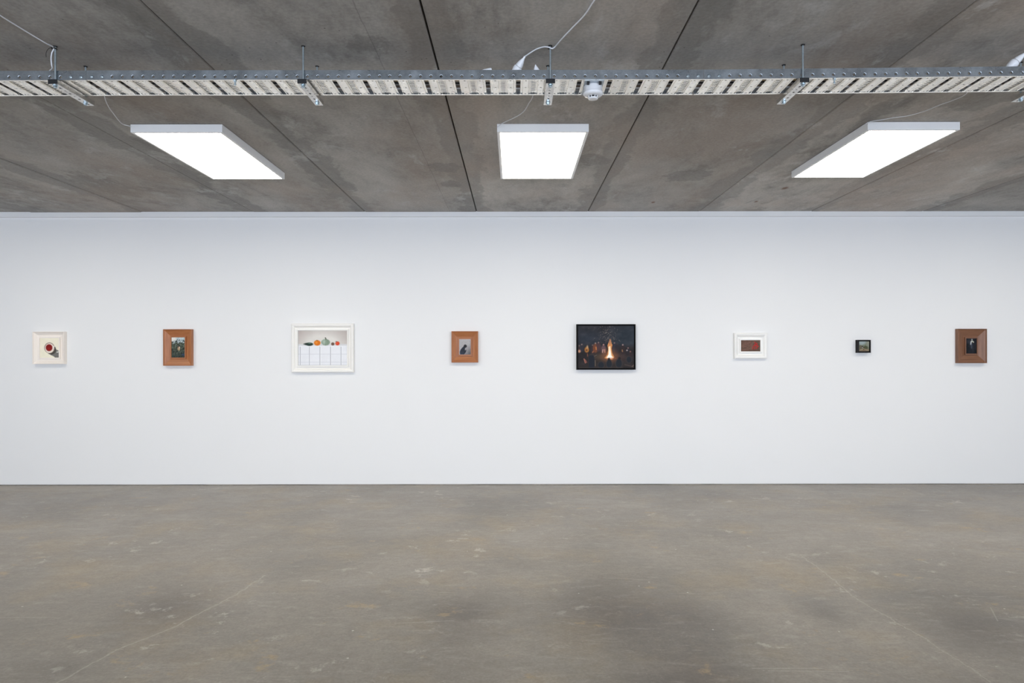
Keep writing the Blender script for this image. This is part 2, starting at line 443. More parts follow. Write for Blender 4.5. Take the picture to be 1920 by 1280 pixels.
# ------------------------------------------------------------------ cable tray
TY0, TY1 = 3.318, 3.524       # near and far face
TZ = CAMZ + 1.344             # underside
TH = .046
def holes_sheet(mb, x0, x1, y0, y1, n, cx, cy, rx, ry, fn, mi=0, dimple=None):
    """rectangle x0..x1,y0..y1 with an elliptic hole; fn maps (u,v,w) to 3D"""
    inner = []; outer = []
    for i in range(n):
        a = 2 * PI * (i + .5) / n; ca, sa = math.cos(a), math.sin(a)
        inner.append((cx + rx * ca, cy + ry * sa))
        tx = ((x1 - cx) if ca > 0 else (x0 - cx)) / ca if abs(ca) > 1e-6 else 1e9
        ty = ((y1 - cy) if sa > 0 else (y0 - cy)) / sa if abs(sa) > 1e-6 else 1e9
        t_ = min(tx, ty); outer.append((cx + ca * t_, cy + sa * t_))
    cor = {}
    vs = [fn(u, v, 0) for u, v in outer] + [fn(u, v, 0) for u, v in inner]
    fs = [(i, (i + 1) % n, n + (i + 1) % n, n + i) for i in range(n)]
    mb.add(vs, fs, mi)
    # corner triangles
    for (qx, qy, ang) in ((x1, y1, PI / 4), (x0, y1, 3 * PI / 4), (x0, y0, 5 * PI / 4), (x1, y0, 7 * PI / 4)):
        qa = math.atan2(qy - cy, qx - cx) % (2 * PI)
        i = int((qa / (2 * PI)) * n - .5) % n
        mb.add([fn(*outer[i], 0), fn(qx, qy, 0), fn(*outer[(i + 1) % n], 0)], [(0, 1, 2)], mi)
    if dimple:
        r2, dep = dimple
        vs = [fn(u, v, 0) for u, v in inner] + [fn(cx + (u - cx) * r2, cy + (v - cy) * r2, dep) for u, v in inner]
        mb.add(vs, [(i, (i + 1) % n, n + (i + 1) % n, n + i) for i in range(n)], mi, True)

MOD = .15233
SEC = 20 * MOD
def rail_mesh(y, sgn):
    mb = MB(); pitch = SEC / 60
    for i in range(60):
        x0, x1 = i * pitch, (i + 1) * pitch
        fn = lambda u, v, w_: (u, y + sgn * w_, v)
        # strip above the holes as one quad, the lower band with the hole
        holes_sheet(mb, x0 + .002, x1 - .002, .004, .028, 16, (x0 + x1) / 2, .0155, .0096, .0096, fn, dimple=(.52, .005))
        for a, b in ((x0, x0 + .002), (x1 - .002, x1)): mb.add([(a, y, .004), (b, y, .004), (b, y, .028), (a, y, .028)], [(0, 1, 2, 3)])
        mb.add([(x0, y, .028), (x1, y, .028), (x1, y, TH), (x0, y, TH)], [(0, 1, 2, 3)])
        mb.add([(x0, y, 0), (x1, y, 0), (x1, y, .004), (x0, y, .004)], [(0, 1, 2, 3)])
    # folded lip on top
    mb.add([(0, y, TH), (SEC, y, TH), (SEC, y + sgn * .010, TH), (0, y + sgn * .010, TH)], [(0, 1, 2, 3)])
    return mb

def base_mesh():
    mb = MB(); W = TY1 - TY0; up = .0055
    y0, y1 = .012, W - .012
    def quad(a, b, c, d, z=0.0, z2=None):
        z2 = z if z2 is None else z2
        mb.add([(a, c, z), (b, c, z), (b, d, z2), (a, d, z2)], [(0, 1, 2, 3)])
    mm = MOD / 152.0
    for k in range(20):
        o = k * MOD
        seg = [(0, 11, 'H'), (11, 24, 'R'), (24, 52, 'S'), (52, 62, 'R'), (62, 90, 'L'), (90, 100, 'R'), (100, 128, 'S'), (128, 141, 'R'), (141, 152, 'H')]
        for a, b, ty in seg:
            a = o + a * mm; b = o + b * mm
            quad(a, b, 0, y0); quad(a, b, y1, W)
            if ty == 'H': continue
            if ty == 'S':
                cuts = [y0 + .008, (y0 + y1) / 2, y1 - .010]; yy = y0
                for c in cuts:
                    quad(a, b, yy, c - .005)
                    holes_sheet(mb, a, b, c - .005, c + .005, 8, (a + b) / 2, c, .0058, .0042, lambda u, v, w_: (u, v, w_))
                    yy = c + .005
                quad(a, b, yy, y1)
            elif ty == 'R':
                # pressed rib: rises away from the underside, sheared at the far end
                m_ = (a + b) / 2; q = (b - a) * .28
                mb.add([(a, y0, 0), (m_ - q, y0 + .006, up), (m_ + q, y0 + .006, up), (b, y0, 0),
                        (a, y1, 0), (m_ - q, y1, up), (m_ + q, y1, up), (b, y1, 0)],
                       [(0, 1, 5, 4), (1, 2, 6, 5), (2, 3, 7, 6), (0, 3, 2, 1)])
            else:
                ys, ye = y0 + .004, y1 - .006
                quad(a, b, y0, ys, 0, up)
                n = 9; p = (ye - ys) / n; yy = ys
                for j in range(n):
                    c = ys + (j + .5) * p; sw = .0040
                    quad(a, b, yy, c - sw, up)
                    quad(a, a + .003, c - sw, c + sw, up); quad(b - .003, b, c - sw, c + sw, up)
                    if (j == 4 and k % 2 == 0) or (j == 2 and k % 2): pass
                    yy = c + sw
                quad(a, b, yy, ye, up)
    return mb

def make_tray():
    root = empty('cable_tray', (0, 0, 0), '', 'cable tray')
    n = rail_mesh(0, 1).build('side_rail', M['galv'], root)
    f = rail_mesh(TY1 - TY0, -1).build('side_rail', M['galv'], root)
    b = base_mesh().build('perforated_base', M['galv_base'], root)
    b.location.z = .0006
    for o in (n, f, b):
        sd = o.modifiers.new('thickness', 'SOLIDIFY'); sd.thickness = .0012; sd.offset = 0
    return root
JT = [(162 - CX) / 380.0, (162 - CX) / 380.0 + SEC]
tray0 = make_tray()
tray0.location = (JT[0], TY0, TZ); tray0['label'] = 'long middle section of perforated galvanised cable tray under the ceiling, holding the smoke detector'
tray0['group'] = 'cable tray run'
trL = copy_tree(tray0); trL['label'] = 'leftmost section of perforated galvanised cable tray, carrying the first cable hanger from the left edge'
aL = math.atan2(.000, SEC)
trL.location = (JT[0] - SEC - .0015, TY0, TZ - .0065); trL.rotation_euler = (0, math.radians(-.10), 0)
trR = copy_tree(tray0); trR['label'] = 'rightmost section of perforated galvanised cable tray, above the right ceiling light'
trR.location = (JT[1] + .0015, TY0, TZ); trR.rotation_euler = (0, math.radians(-.05), math.radians(-1.15))
# joint bolts: two each side of each joint
def bolt_mb(r=.0075, y=0):
    mb = MB()
    m_ = Matrix.Rotation(PI / 2, 4, 'X')
    mb.lathe([(r * 1.05, 0), (r * 1.05, .0012), (r * .8, .0022), (r * .45, .0045)], m_, 16)
    return mb
bolt0 = None
pit = SEC / 60
for tr, xs_ in ((trL, (SEC - .5 * pit, SEC - 1.5 * pit)), (tray0, (.5 * pit, 1.5 * pit, SEC - .5 * pit, SEC - 1.5 * pit)), (trR, (.5 * pit, 1.5 * pit))):
    for x in xs_:
        if bolt0 is None:
            bolt0 = bolt_mb().build('coupling_bolt', M['zinc'], tr); b = bolt0
        else:
            b = bolt0.copy(); col.objects.link(b); b.parent = tr
        b.location = (x, -.0004, .0150)

# ------------------------------------------------------------------ hangers
def make_hanger(zoff=0.0):
    root = empty('tray_hanger', (0, 0, CEIL), '', 'hanger')
    NY, FY = 3.2905 - 3.309, 3.584 - 3.309     # relative to the near rod
    zt, zb = 1.3425 - 1.504, 1.3225 - 1.504
    hw = .0205
    mb = MB(); fn = lambda u, v, w_: (u, v, zb)
    L = FY - NY; cells = 8; p = L / cells
    for i in range(cells):
        a = NY + i * p; b = a + p; c = (a + b) / 2
        slot = (i % 2 == 0)
        holes_sheet(mb, -hw, hw, a, b, 12, 0, c, .0058 if not slot else .0048, .0075 if not slot else .0032, fn)
    for s in (-1, 1):
        mb.add([(s * hw, NY, zb), (s * hw, FY, zb), (s * hw, FY, zt), (s * hw, NY, zt)], [(0, 1, 2, 3)])
        mb.add([(s * hw, NY, zt), (s * hw, FY, zt), (s * (hw - .009), FY, zt), (s * (hw - .009), NY, zt)], [(0, 1, 2, 3)])
        mb.add([(s * (hw - .009), NY, zt), (s * (hw - .009), FY, zt), (s * (hw - .009), FY, zt - .005), (s * (hw - .009), NY, zt - .005)], [(0, 1, 2, 3)])
    mb.add([(-.0115, NY, zt), (.0115, NY, zt), (.0115, FY, zt), (-.0115, FY, zt)], [(0, 1, 2, 3)])  # added plate, unseen: shuts out light so the channel holes stay dark
    o = mb.build('channel', M['galv_strut'], root)
    sd = o.modifiers.new('thickness', 'SOLIDIFY'); sd.thickness = .0022; sd.offset = 0
    mb = MB(); mb.box(-.0225, .0225, NY - .0035, NY + .001, zb - .0015, zt + .0005)
    o = mb.build('end_cap', M['black'], root)
    bv = o.modifiers.new('bevel', 'BEVEL'); bv.width = .001; bv.segments = 2
    ry = [0, 3.5425 - 3.309]
    for y in ry:
        mb = MB()
        prof = []; z = zb - .022
        while z < .0:
            prof += [(.0050, z), (.0044, z + .0012)]; z += .0024
        prof.append((.0050, .0))
        mb.lathe(prof, Matrix.Translation((0, y, 0)), 10)
        rod = mb.build('threaded_rod', M['rod'], root)
        mb = MB()
        mb.lathe([(.0125, zb - .0015), (.0125, zb - .0033)][::-1], Matrix.Translation((0, y, 0)), 16, smooth=False)
        mb.lathe([(.0095, zb - .0125), (.0095, zb - .0033)], Matrix.Translation((0, y, 0)), 6, smooth=False)
        mb.build('nut', M['zinc'], rod)
        mb = MB(); mb.lathe([(.0075, -.0030), (.0105, .0008)], Matrix.Translation((0, y, 0)), 16)
        mb.build('ceiling_anchor', M['black'], rod)
    return root
hang = [((104 - CX) / 381, 0, 'steel channel hanger with two threaded rods, leftmost, with a black cable tie at its top'),
        ((569 - CX) / 381, 0, 'steel channel hanger with two threaded rods, second from the left edge'),
        ((1032.5 - CX) / 381, 0, 'steel channel hanger with two threaded rods, just left of the smoke detector'),
        ((1505 - CX) / 381, -.008, 'steel channel hanger with two threaded rods, up left of the right ceiling light'),
        (2.645, -.036, 'steel channel hanger cut off by the right edge, only its far end showing'),
        ((104 - CX) / 381 - 1.22, 0, 'steel channel hanger beyond the left edge of the view')]
h0 = None
for x, dy, lab in hang:
    if h0 is None: h0 = make_hanger(); o = h0; o['group'] = 'hangers of the cable tray'
    else: o = copy_tree(h0)
    o.location = (x, 3.309 + dy, CEIL); o['label'] = lab
    if x < -2: 
        for ch in o.children_recursive:
            if ch.name.startswith(('channel', 'end_cap', 'nut')): ch.location.z = -.008

# ------------------------------------------------------------------ cables lying in the tray
rs = random.Random(5)
def tray_cable(y, z, r, mat, lab, amp=.004):
    pts = []; x = -5.0
    while x < 4.0:
        yy = y
        if x > JT[1]: yy -= (x - JT[1]) * .0201
        pts.append((x, TY0 + yy + rs.uniform(-amp, amp), TZ + z + rs.uniform(0, .002))); x += .22
    mb = MB(); mb.tube(spline(pts, 4), r, 8)
    return tag(mb.build('cable', mat), lab, 'cable', 'cables lying in the tray')
tray_cable(.052, .0160, .0055, M['tan'], 'tan cable lying in the perforated tray nearest its front rail')
tray_cable(.082, .0150, .0045, M['black'], 'black cable lying in the tray between the tan and grey ones')
tray_cable(.104, .0160, .0055, M['grey'], 'grey cable lying along the middle of the perforated tray')
tray_cable(.128, .0165, .0060, M['brown'], 'dark brown cable lying in the tray behind the grey one')
tray_cable(.152, .0150, .0045, M['cable'], 'pale cable lying in the tray near its far rail')
tray_cable(.176, .0165, .0060, M['grey'], 'second grey cable lying in the tray against its far rail', .002)

# ------------------------------------------------------------------ white flex cables
def flex(pts, r, lab, name='power_cable'):
    mb = MB(); mb.tube(spline(pts, 6), r, 8)
    return tag(mb.build(name, M['cable']), lab, 'cable', 'white power cables')
C = 1.495
flex([P(-60, -14, C), P(0, 27, C), P(50, 58, C), P(85, 79, 1.490), PY(101, 88, 3.295), PY(98, 98, 3.300), PY(96.5, 108, 3.306), PY(97.5, 120, 3.312), PY(98.5, 127, 3.330), PY(94, 131.5, 3.37), PY(88, 140, 3.40)], .0030,
     'white cable coming from the top left and tied to the leftmost hanger rod')
flex([P(1150, -45, C), P(1128, -16, C), P(1113, 4, C), P(1097, 28, C), P(1076, 50, C), P(1055, 72, 1.49), PY(1042, 87, 3.297), PY(1036, 91, 3.293), PY(1029, 88.5, 3.296), PY(1020, 88, 3.31), PY(1007, 92, 3.335), PY(995, 99, 3.36), PY(985.5, 105.5, 3.385)], .0034,
     'white cable from the top centre, looped at a hanger rod and ending in a plug')
flex([PY(192, 172, 3.50), P(194, 158.5, 1.402), P(197, 182, 1.475), P(204, 199, 1.485), P(214, 213, 1.487), P(224, 226, 1.492), P(231, 232, 1.494), P(238, 234.0, 1.490), P(245, 236, 1.476)], .0026,
     'white cable dropping from the tray to the left ceiling light')
flex([PY(1003, 172, 3.50), P(1003, 158.5, 1.402), P(999, 182, 1.475), P(992, 194, 1.485), P(985, 206, 1.488), P(975, 215, 1.49), P(962, 222, 1.49), P(953, 226, 1.49), P(941, 232, 1.49), P(933, 238, 1.475)], .0026,
     'white cable dropping from the tray to the middle ceiling light')
flex([PY(1822, 156, 3.525), P(1812, 177, 1.48), P(1790, 188, 1.488), P(1762, 198, 1.490), P(1735, 209, 1.492), P(1703, 218, 1.492), P(1680, 221, 1.492), P(1650, 226, 1.492), P(1632, 229, 1.490), P(1622, 234, 1.47)], .0022,
     'white cable dropping from the tray to the right ceiling light')

# plug and socket joints standing up out of the tray
def make_plug(sc=1.0):
    root = empty('plug_connector', (0, 0, 0), '', 'plug')
    mb = MB()  # plug body with strain relief, tip at origin, body along -Z
    mb.lathe([(.0038, 0), (.0052, -.004), (.0056, -.012), (.0078, -.018), (.0125, -.030), (.0165, -.044), (.0185, -.056)][::-1], Matrix(), 20)
    mb.build('plug', M['plastic'], root)
    mb = MB()
    mb.lathe([(.0190, -.058), (.0215, -.061), (.0225, -.072), (.0195, -.092), (.012, -.112), (.006, -.125)][::-1], Matrix(), 20)
    mb.build('socket', M['plastic'], root)
    mb = MB(); mb.lathe([(.0180, -.0555), (.0180, -.0585)][::-1], Matrix(), 20); mb.build('gap_ring', M['grey'], root)
    return root
def aim(o, p, q):
    d = (Vector(p) - Vector(q)).normalized()
    o.rotation_euler = d.to_track_quat('Z', 'Y').to_euler(); o.location = p
pl = make_plug(); pl['group'] = 'white plugs in the cable tray'
pl['label'] = 'white plug and socket leaning in the tray at the end of the centre cable'
aim(pl, PY(985, 105.5, 3.385), PY(968, 133, 3.42))
mb = MB(); tp = PY(1004.5, 121, 3.40); ax = (tp - PY(1008, 140, 3.42)).normalized()
m_ = Matrix.Translation(tp) @ ax.to_track_quat('Z', 'Y').to_matrix().to_4x4()
mb.lathe([(.019, -.060), (.0185, -.040), (.0150, -.026), (.0095, -.014), (.0035, -.004), (.0025, 0)], m_, 18)
tag(mb.build('plug_tip', M['plastic']), 'white plug tip just showing over the tray rail beside the middle hanger', 'plug')
p3 = copy_tree(pl); p3['label'] = 'white plug and socket in the tray, cut off by the right edge'
aim(p3, PY(1926, 98, 3.32), PY(1897, 124, 3.35))
# small junction sleeve over the rail
mb = MB(); m_ = Matrix.Translation(PY(913, 133.5, 3.42)) @ Matrix.Rotation(math.radians(78), 4, 'Y')
mb.lathe([(.006, -.03), (.011, -.026), (.0125, -.01), (.0125, .022), (.010, .027)], m_, 16)
tag(mb.build('cable_sleeve', M['plastic']), 'small white sleeve peeping over the tray rail left of the plugs', 'cable sleeve')

# cable ties
mb = MB(); c = Vector((hang[0][0] - .002, 3.304, CEIL - .013))
mb.tube([c + Vector((.011 * math.cos(a), .011 * math.sin(a), 0)) for a in np.linspace(0, 2 * PI, 17)], .0028, 6)
mb.tube(spline([PY(103, 87.5, 3.296), PY(96, 88, 3.29), PY(90, 92, 3.285), PY(87, 99, 3.285), PY(87.5, 106, 3.285)], 5), .0011, 6)
tag(mb.build('cable_tie', M['black']), 'black cable tie with a curled tail on the leftmost hanger rod', 'cable tie')
mb = MB(); c = Vector((hang[2][0] - .001, 3.304, CEIL - .013))
mb.tube([c + Vector((.010 * math.cos(a), .010 * math.sin(a), 0)) for a in np.linspace(0, 2 * PI, 17)], .0024, 6)
tag(mb.build('cable_tie', M['black']), 'black cable tie at the top of the middle hanger rod', 'cable tie')

# small bolts hanging under the near rail
for px, py, lab in ((442, 148, 'small zinc bolt hanging under the tray rail, left of the second hanger'), (1562, 146, 'small zinc bolt hanging under the tray rail, right of the fourth hanger')):
    k = 378; x = (px - CX) / k
    yb = TY0 + .012 - (max(0, x - JT[1]) * .0201)
    r = empty('hanging_bolt', (x, yb, TZ), lab, 'bolt', 'bolts under the tray')
    mb = MB(); mb.lathe([(.0085, -.0055), (.0085, 0)], Matrix(), 6, smooth=False); mb.build('nut', M['zinc'], r)
    mb = MB(); mb.lathe([(.0038, -.024), (.0040, -.020), (.0040, .016)], Matrix(), 10); mb.build('shank', M['zinc'], r)
    mb = MB(); mb.lathe([(.0062, -.0205), (.0062, -.016)], Matrix(), 6, smooth=False); mb.build('lock_nut', M['zinc'], r)

# ------------------------------------------------------------------ smoke detector
sx = (1112.5 - CX) / 371.0; sy = 3.394
r = empty('smoke_detector', (sx, sy, TZ - .004), 'round white smoke detector mounted under the cable tray', 'smoke detector')
mb = MB(); mb.box(-.048, .048, -.066, .118, -.0005, .0032)
tag(mb.build('mounting_plate', M['galv'], r), 'flat galvanised plate')
mb = MB()
mb.lathe([(.044, -.001), (.0455, -.004), (.0462, -.030), (.0475, -.032)][::-1], Matrix(), 40)
mb.build('base', M['plastic'], r)
mb = MB()
mb.lathe([(.0478, -.0325), (.0495, -.036), (.0490, -.042), (.0440, -.0480), (.0300, -.0510), (.0265, -.0512)][::-1], Matrix(), 40)
mb.build('cover', M['plastic'], r)
mb = MB(); mb.lathe([(.0195, -.0505), (.0195, -.0600)][::-1], Matrix(), 24)
mb.build('sensor_core', M['dark'], r)
mb = MB()
for i in range(8):
    a = 2 * PI * i / 8 + .3
    m_ = Matrix.Rotation(a, 4, 'Z')
    vs = [m_ @ Vector(v) for v in ((.020, -.0016, -.0505), (.0255, -.0016, -.0505), (.0240, -.0016, -.0610), (.020, -.0016, -.0610), (.020, .0016, -.0505), (.0255, .0016, -.0505), (.0240, .0016, -.0610), (.020, .0016, -.0610))]
    mb.add(vs, [(0, 1, 2, 3), (4, 7, 6, 5), (0, 4, 5, 1), (1, 5, 6, 2), (2, 6, 7, 3), (0, 3, 7, 4)])
mb.build('vent_rib', M['plastic'], r)
mb = MB(); mb.lathe([(.0240, -.0600), (.0248, -.0620), (.0235, -.0655), (.0180, -.0675)][::-1], Matrix(), 32)
mb.build('cap', M['plastic'], r)
for s in (-1, 1):
    mb = MB(); mb.box(s * .030 - .006, s * .030 + .006, -.058, -.040, -.010, -.0006); mb.build('mounting_clip', M['black'], r)

# ------------------------------------------------------------------ paintings
def vnoise(u, v, s, seed):
    """smooth value noise, u and v in 0..1"""
    rg = np.random.RandomState(seed); n = int(s) + 3
    g_ = rg.rand(n, n); x = np.clip(u, 0, 1) * s; y = np.clip(v, 0, 1) * s
    xi = np.clip(x.astype(int), 0, n - 2); yi = np.clip(y.astype(int), 0, n - 2)
    fx = x - xi; fy = y - yi; fx = fx * fx * (3 - 2 * fx); fy = fy * fy * (3 - 2 * fy)
    return (g_[yi, xi] * (1 - fx) + g_[yi, xi + 1] * fx) * (1 - fy) + (g_[yi + 1, xi] * (1 - fx) + g_[yi + 1, xi + 1] * fx) * fy
def fbm(u, v, s, seed, o=4):
    a = 0; w_ = 0
    for i in range(o):
        a = a + vnoise(u, v, min(s * 2 ** i, 250), seed + i) * .5 ** i; w_ += .5 ** i
    return a / w_
def L(im, m, c):
    m = np.clip(m, 0, 1)[..., None]; return im * (1 - m) + np.array(c, float) * m
def disc(u, v, cx, cy, rx, ry, soft=.02):
    d = np.sqrt(((u - cx) / rx) ** 2 + ((v - cy) / ry) ** 2)
    return np.clip((1 - d) / (soft / min(rx, ry)) + .5, 0, 1)
def poly(u, v, pts):
    ins = np.zeros(u.shape, bool); n = len(pts)
    for i in range(n):
        x0, y0 = pts[i]; x1, y1 = pts[(i + 1) % n]
        if y0 == y1: continue
        c_ = ((y0 > v) != (y1 > v)) & (u < (x1 - x0) * (v - y0) / (y1 - y0) + x0)
        ins ^= c_
    return ins.astype(float)
def ln(u, v, x0, y0, x1, y1, wd):
    dx, dy = x1 - x0, y1 - y0; t_ = np.clip(((u - x0) * dx + (v - y0) * dy) / (dx * dx + dy * dy), 0, 1)
    return np.clip(1.5 - np.hypot(u - x0 - t_ * dx, v - y0 - t_ * dy) / wd, 0, 1)

def art_cup(u, v, A):
    im = np.ones(u.shape + (3,)) * np.array((231, 225, 204.)); im = im - (fbm(u, v, 6, 1)[..., None] - .5) * 8
    im = L(im, poly(u, v, [(.55, .86), (.72, .93), (.80, 1.0), (1, 1), (1, .65), (.86, .58), (.82, .46), (.70, .4)]), (112, 110, 106))
    im = L(im, disc(u, v, .60, .62, .25, .22) * (u + v > 1.08), (74, 70, 64))
    im = L(im, disc(u, v, .54, .57, .26, .24) * (u + v > 1.05) * (u + v < 1.22), (215, 208, 196))
    im = L(im, disc(u, v, .50, .50, .275, .275), (150, 134, 122))
    im = L(im, disc(u, v, .505, .515, .235, .25), (226, 212, 200))
    im = L(im, disc(u, v, .485, .495, .185, .185), (196, 150, 136))
    im = L(im, disc(u, v, .48, .49, .17, .17), (124, 26, 22))
    im = L(im, disc(u, v, .47, .55, .08, .07, .08) * .6, (150, 36, 28))
    im = L(im, ln(u, v, .90, .72, .98, .70, .025), (220, 216, 205))
    im = L(im, ln(u, v, .73, .42, .70, .52, .02), (240, 236, 228))
    return im
def art_forest(u, v, A):
    n = fbm(u, v, 17, 3, 5); n2 = fbm(u, v, 30, 9, 3)
    im = np.ones(u.shape + (3,)) * np.array((58, 68, 60.)); im = im + ((n - .5) * 170)[..., None] * np.array((.95, 1, .85))
    im = L(im, np.clip((n2 - .52) * 6, 0, .7) * (v > .25), (110, 112, 92))
    im = L(im, np.clip((v - .55) * 2, 0, 1) * .55, (30, 38, 40))
    sky = np.clip((.24 + (n - .5) * .5 - v) * 12, 0, 1)
    im = L(im, sky, (198, 208, 212)); im = L(im, sky * np.clip((n2 - .5) * 8, 0, 1) * .7, (120, 150, 155))
    im = L(im, disc(u, v, .05, .05, .3, .14, .1), (226, 222, 214))
    im = L(im, poly(u, v, [(.46, .50), (.60, .45), (.66, .52), (.64, .64), (.52, .66), (.46, .60)]) * .85, (186, 158, 120))
    im = L(im, disc(u, v, .60, .50, .05, .05), (205, 190, 165)); im = L(im, disc(u, v, .52, .47, .05, .03), (116, 70, 56))
    im = L(im, disc(u, v, .88, .86, .10, .05, .05) * .6, (62, 82, 128))
    return im
def art_gourds(u, v, A):
    im = np.ones(u.shape + (3,)) * np.array((186, 176, 171.))
    im = L(im, disc(u, v, .5, .42, .46, .42, .3), (222, 218, 212))
    tb = (v > .385); im = L(im, tb.astype(float), (214, 214, 216))
    im = L(im, (v > .43).astype(float), (233, 234, 238))
    im = im + ((fbm(u, v, 8, 5) - .5) * 8)[..., None]
    for x in (.05, .235, .45, .667, .88):
        im = L(im, (np.abs(u - x) < .008) * (v > .46) * 1.0, (178, 178, 184)); im = L(im, (np.abs(u - x - .012) < .007) * (v > .44) * 1.0, (243, 244, 247))
    for y in (.675, .905): im = L(im, (np.abs(v - y) < .010) * .5, (205, 206, 212))
    im = L(im, (v > .985) * .8, (190, 190, 192)); im = L(im, (u < .012) * .6, (170, 168, 165))
    im = L(im, disc(u, v, .14 + .07, .385, .09, .035), (44, 54, 46)); im = L(im, disc(u, v, .235, .39, .07, .048), (38, 56, 50)); im = L(im, disc(u, v, .24, .36, .03, .012, .02), (120, 150, 130))
    o_ = disc(u, v, .393, .352, .067, .078); im = L(im, o_, (222, 118, 28)); im = L(im, o_ * (np.abs(np.sin((u - .393) * 90)) < .25) * .4, (180, 80, 20))
    im = L(im, disc(u, v, .375, .34, .025, .04, .03) * .7, (250, 160, 60)); im = L(im, ln(u, v, .385, .275, .392, .29, .008), (90, 80, 40))
    g_ = disc(u, v, .565, .335, .087, .092); im = L(im, g_, (134, 152, 134)); im = L(im, g_ * (np.abs(np.sin((u - .565) * 75)) < .22) * .5, (88, 108, 92))
    im = L(im, disc(u, v, .53, .32, .025, .06, .05) * .8, (190, 204, 190)); im = L(im, ln(u, v, .560, .205, .572, .25, .011), (84, 86, 74))
    im = L(im, disc(u, v, .71, .383, .032, .042), (88, 62, 50)); im = L(im, disc(u, v, .71, .383, .012, .015, .02), (140, 110, 90))
    im = L(im, disc(u, v, .806, .368, .043, .055), (208, 64, 34)); im = L(im, disc(u, v, .795, .36, .015, .02, .02) * .7, (240, 120, 90)); im = L(im, ln(u, v, .775, .31, .79, .32, .008), (70, 60, 40))
    return im
def art_crow(u, v, A):
    im = np.ones(u.shape + (3,)) * np.array((172, 170, 172.)); im = im - (np.clip(u - .2, 0, 1) * np.clip(v - .3, 0, 1))[..., None] * 150
    im = im + ((fbm(u, v, 24, 21, 3) - .5) * 34)[..., None]
    im = L(im, (v < .05) * .4, (200, 200, 205))
    body = poly(u, v, [(.08, 1.0), (.05, .84), (.10, .72), (.20, .60), (.34, .50), (.42, .44), (.52, .56), (.50, .66), (.52, .74), (.60, .68), (.63, .72), (.58, .86), (.50, .92), (.42, 1.0)])
    im = L(im, body, (44, 48, 58)); im = L(im, disc(u, v, .53, .45, .135, .105), (36, 36, 40)); im = L(im, disc(u, v, .54, .44, .05, .04, .03) * .6, (66, 64, 66))
    im = L(im, body * np.clip((v - .7) * 3, 0, 1) * (u < .4) * .5, (66, 80, 98))
    im = L(im, poly(u, v, [(.60, .49), (.68, .46), (.60, .56)]), (40, 40, 44))
    im = L(im, ln(u, v, .50, .97, .80, .95, .02) * .5, (120, 120, 126))
    return im
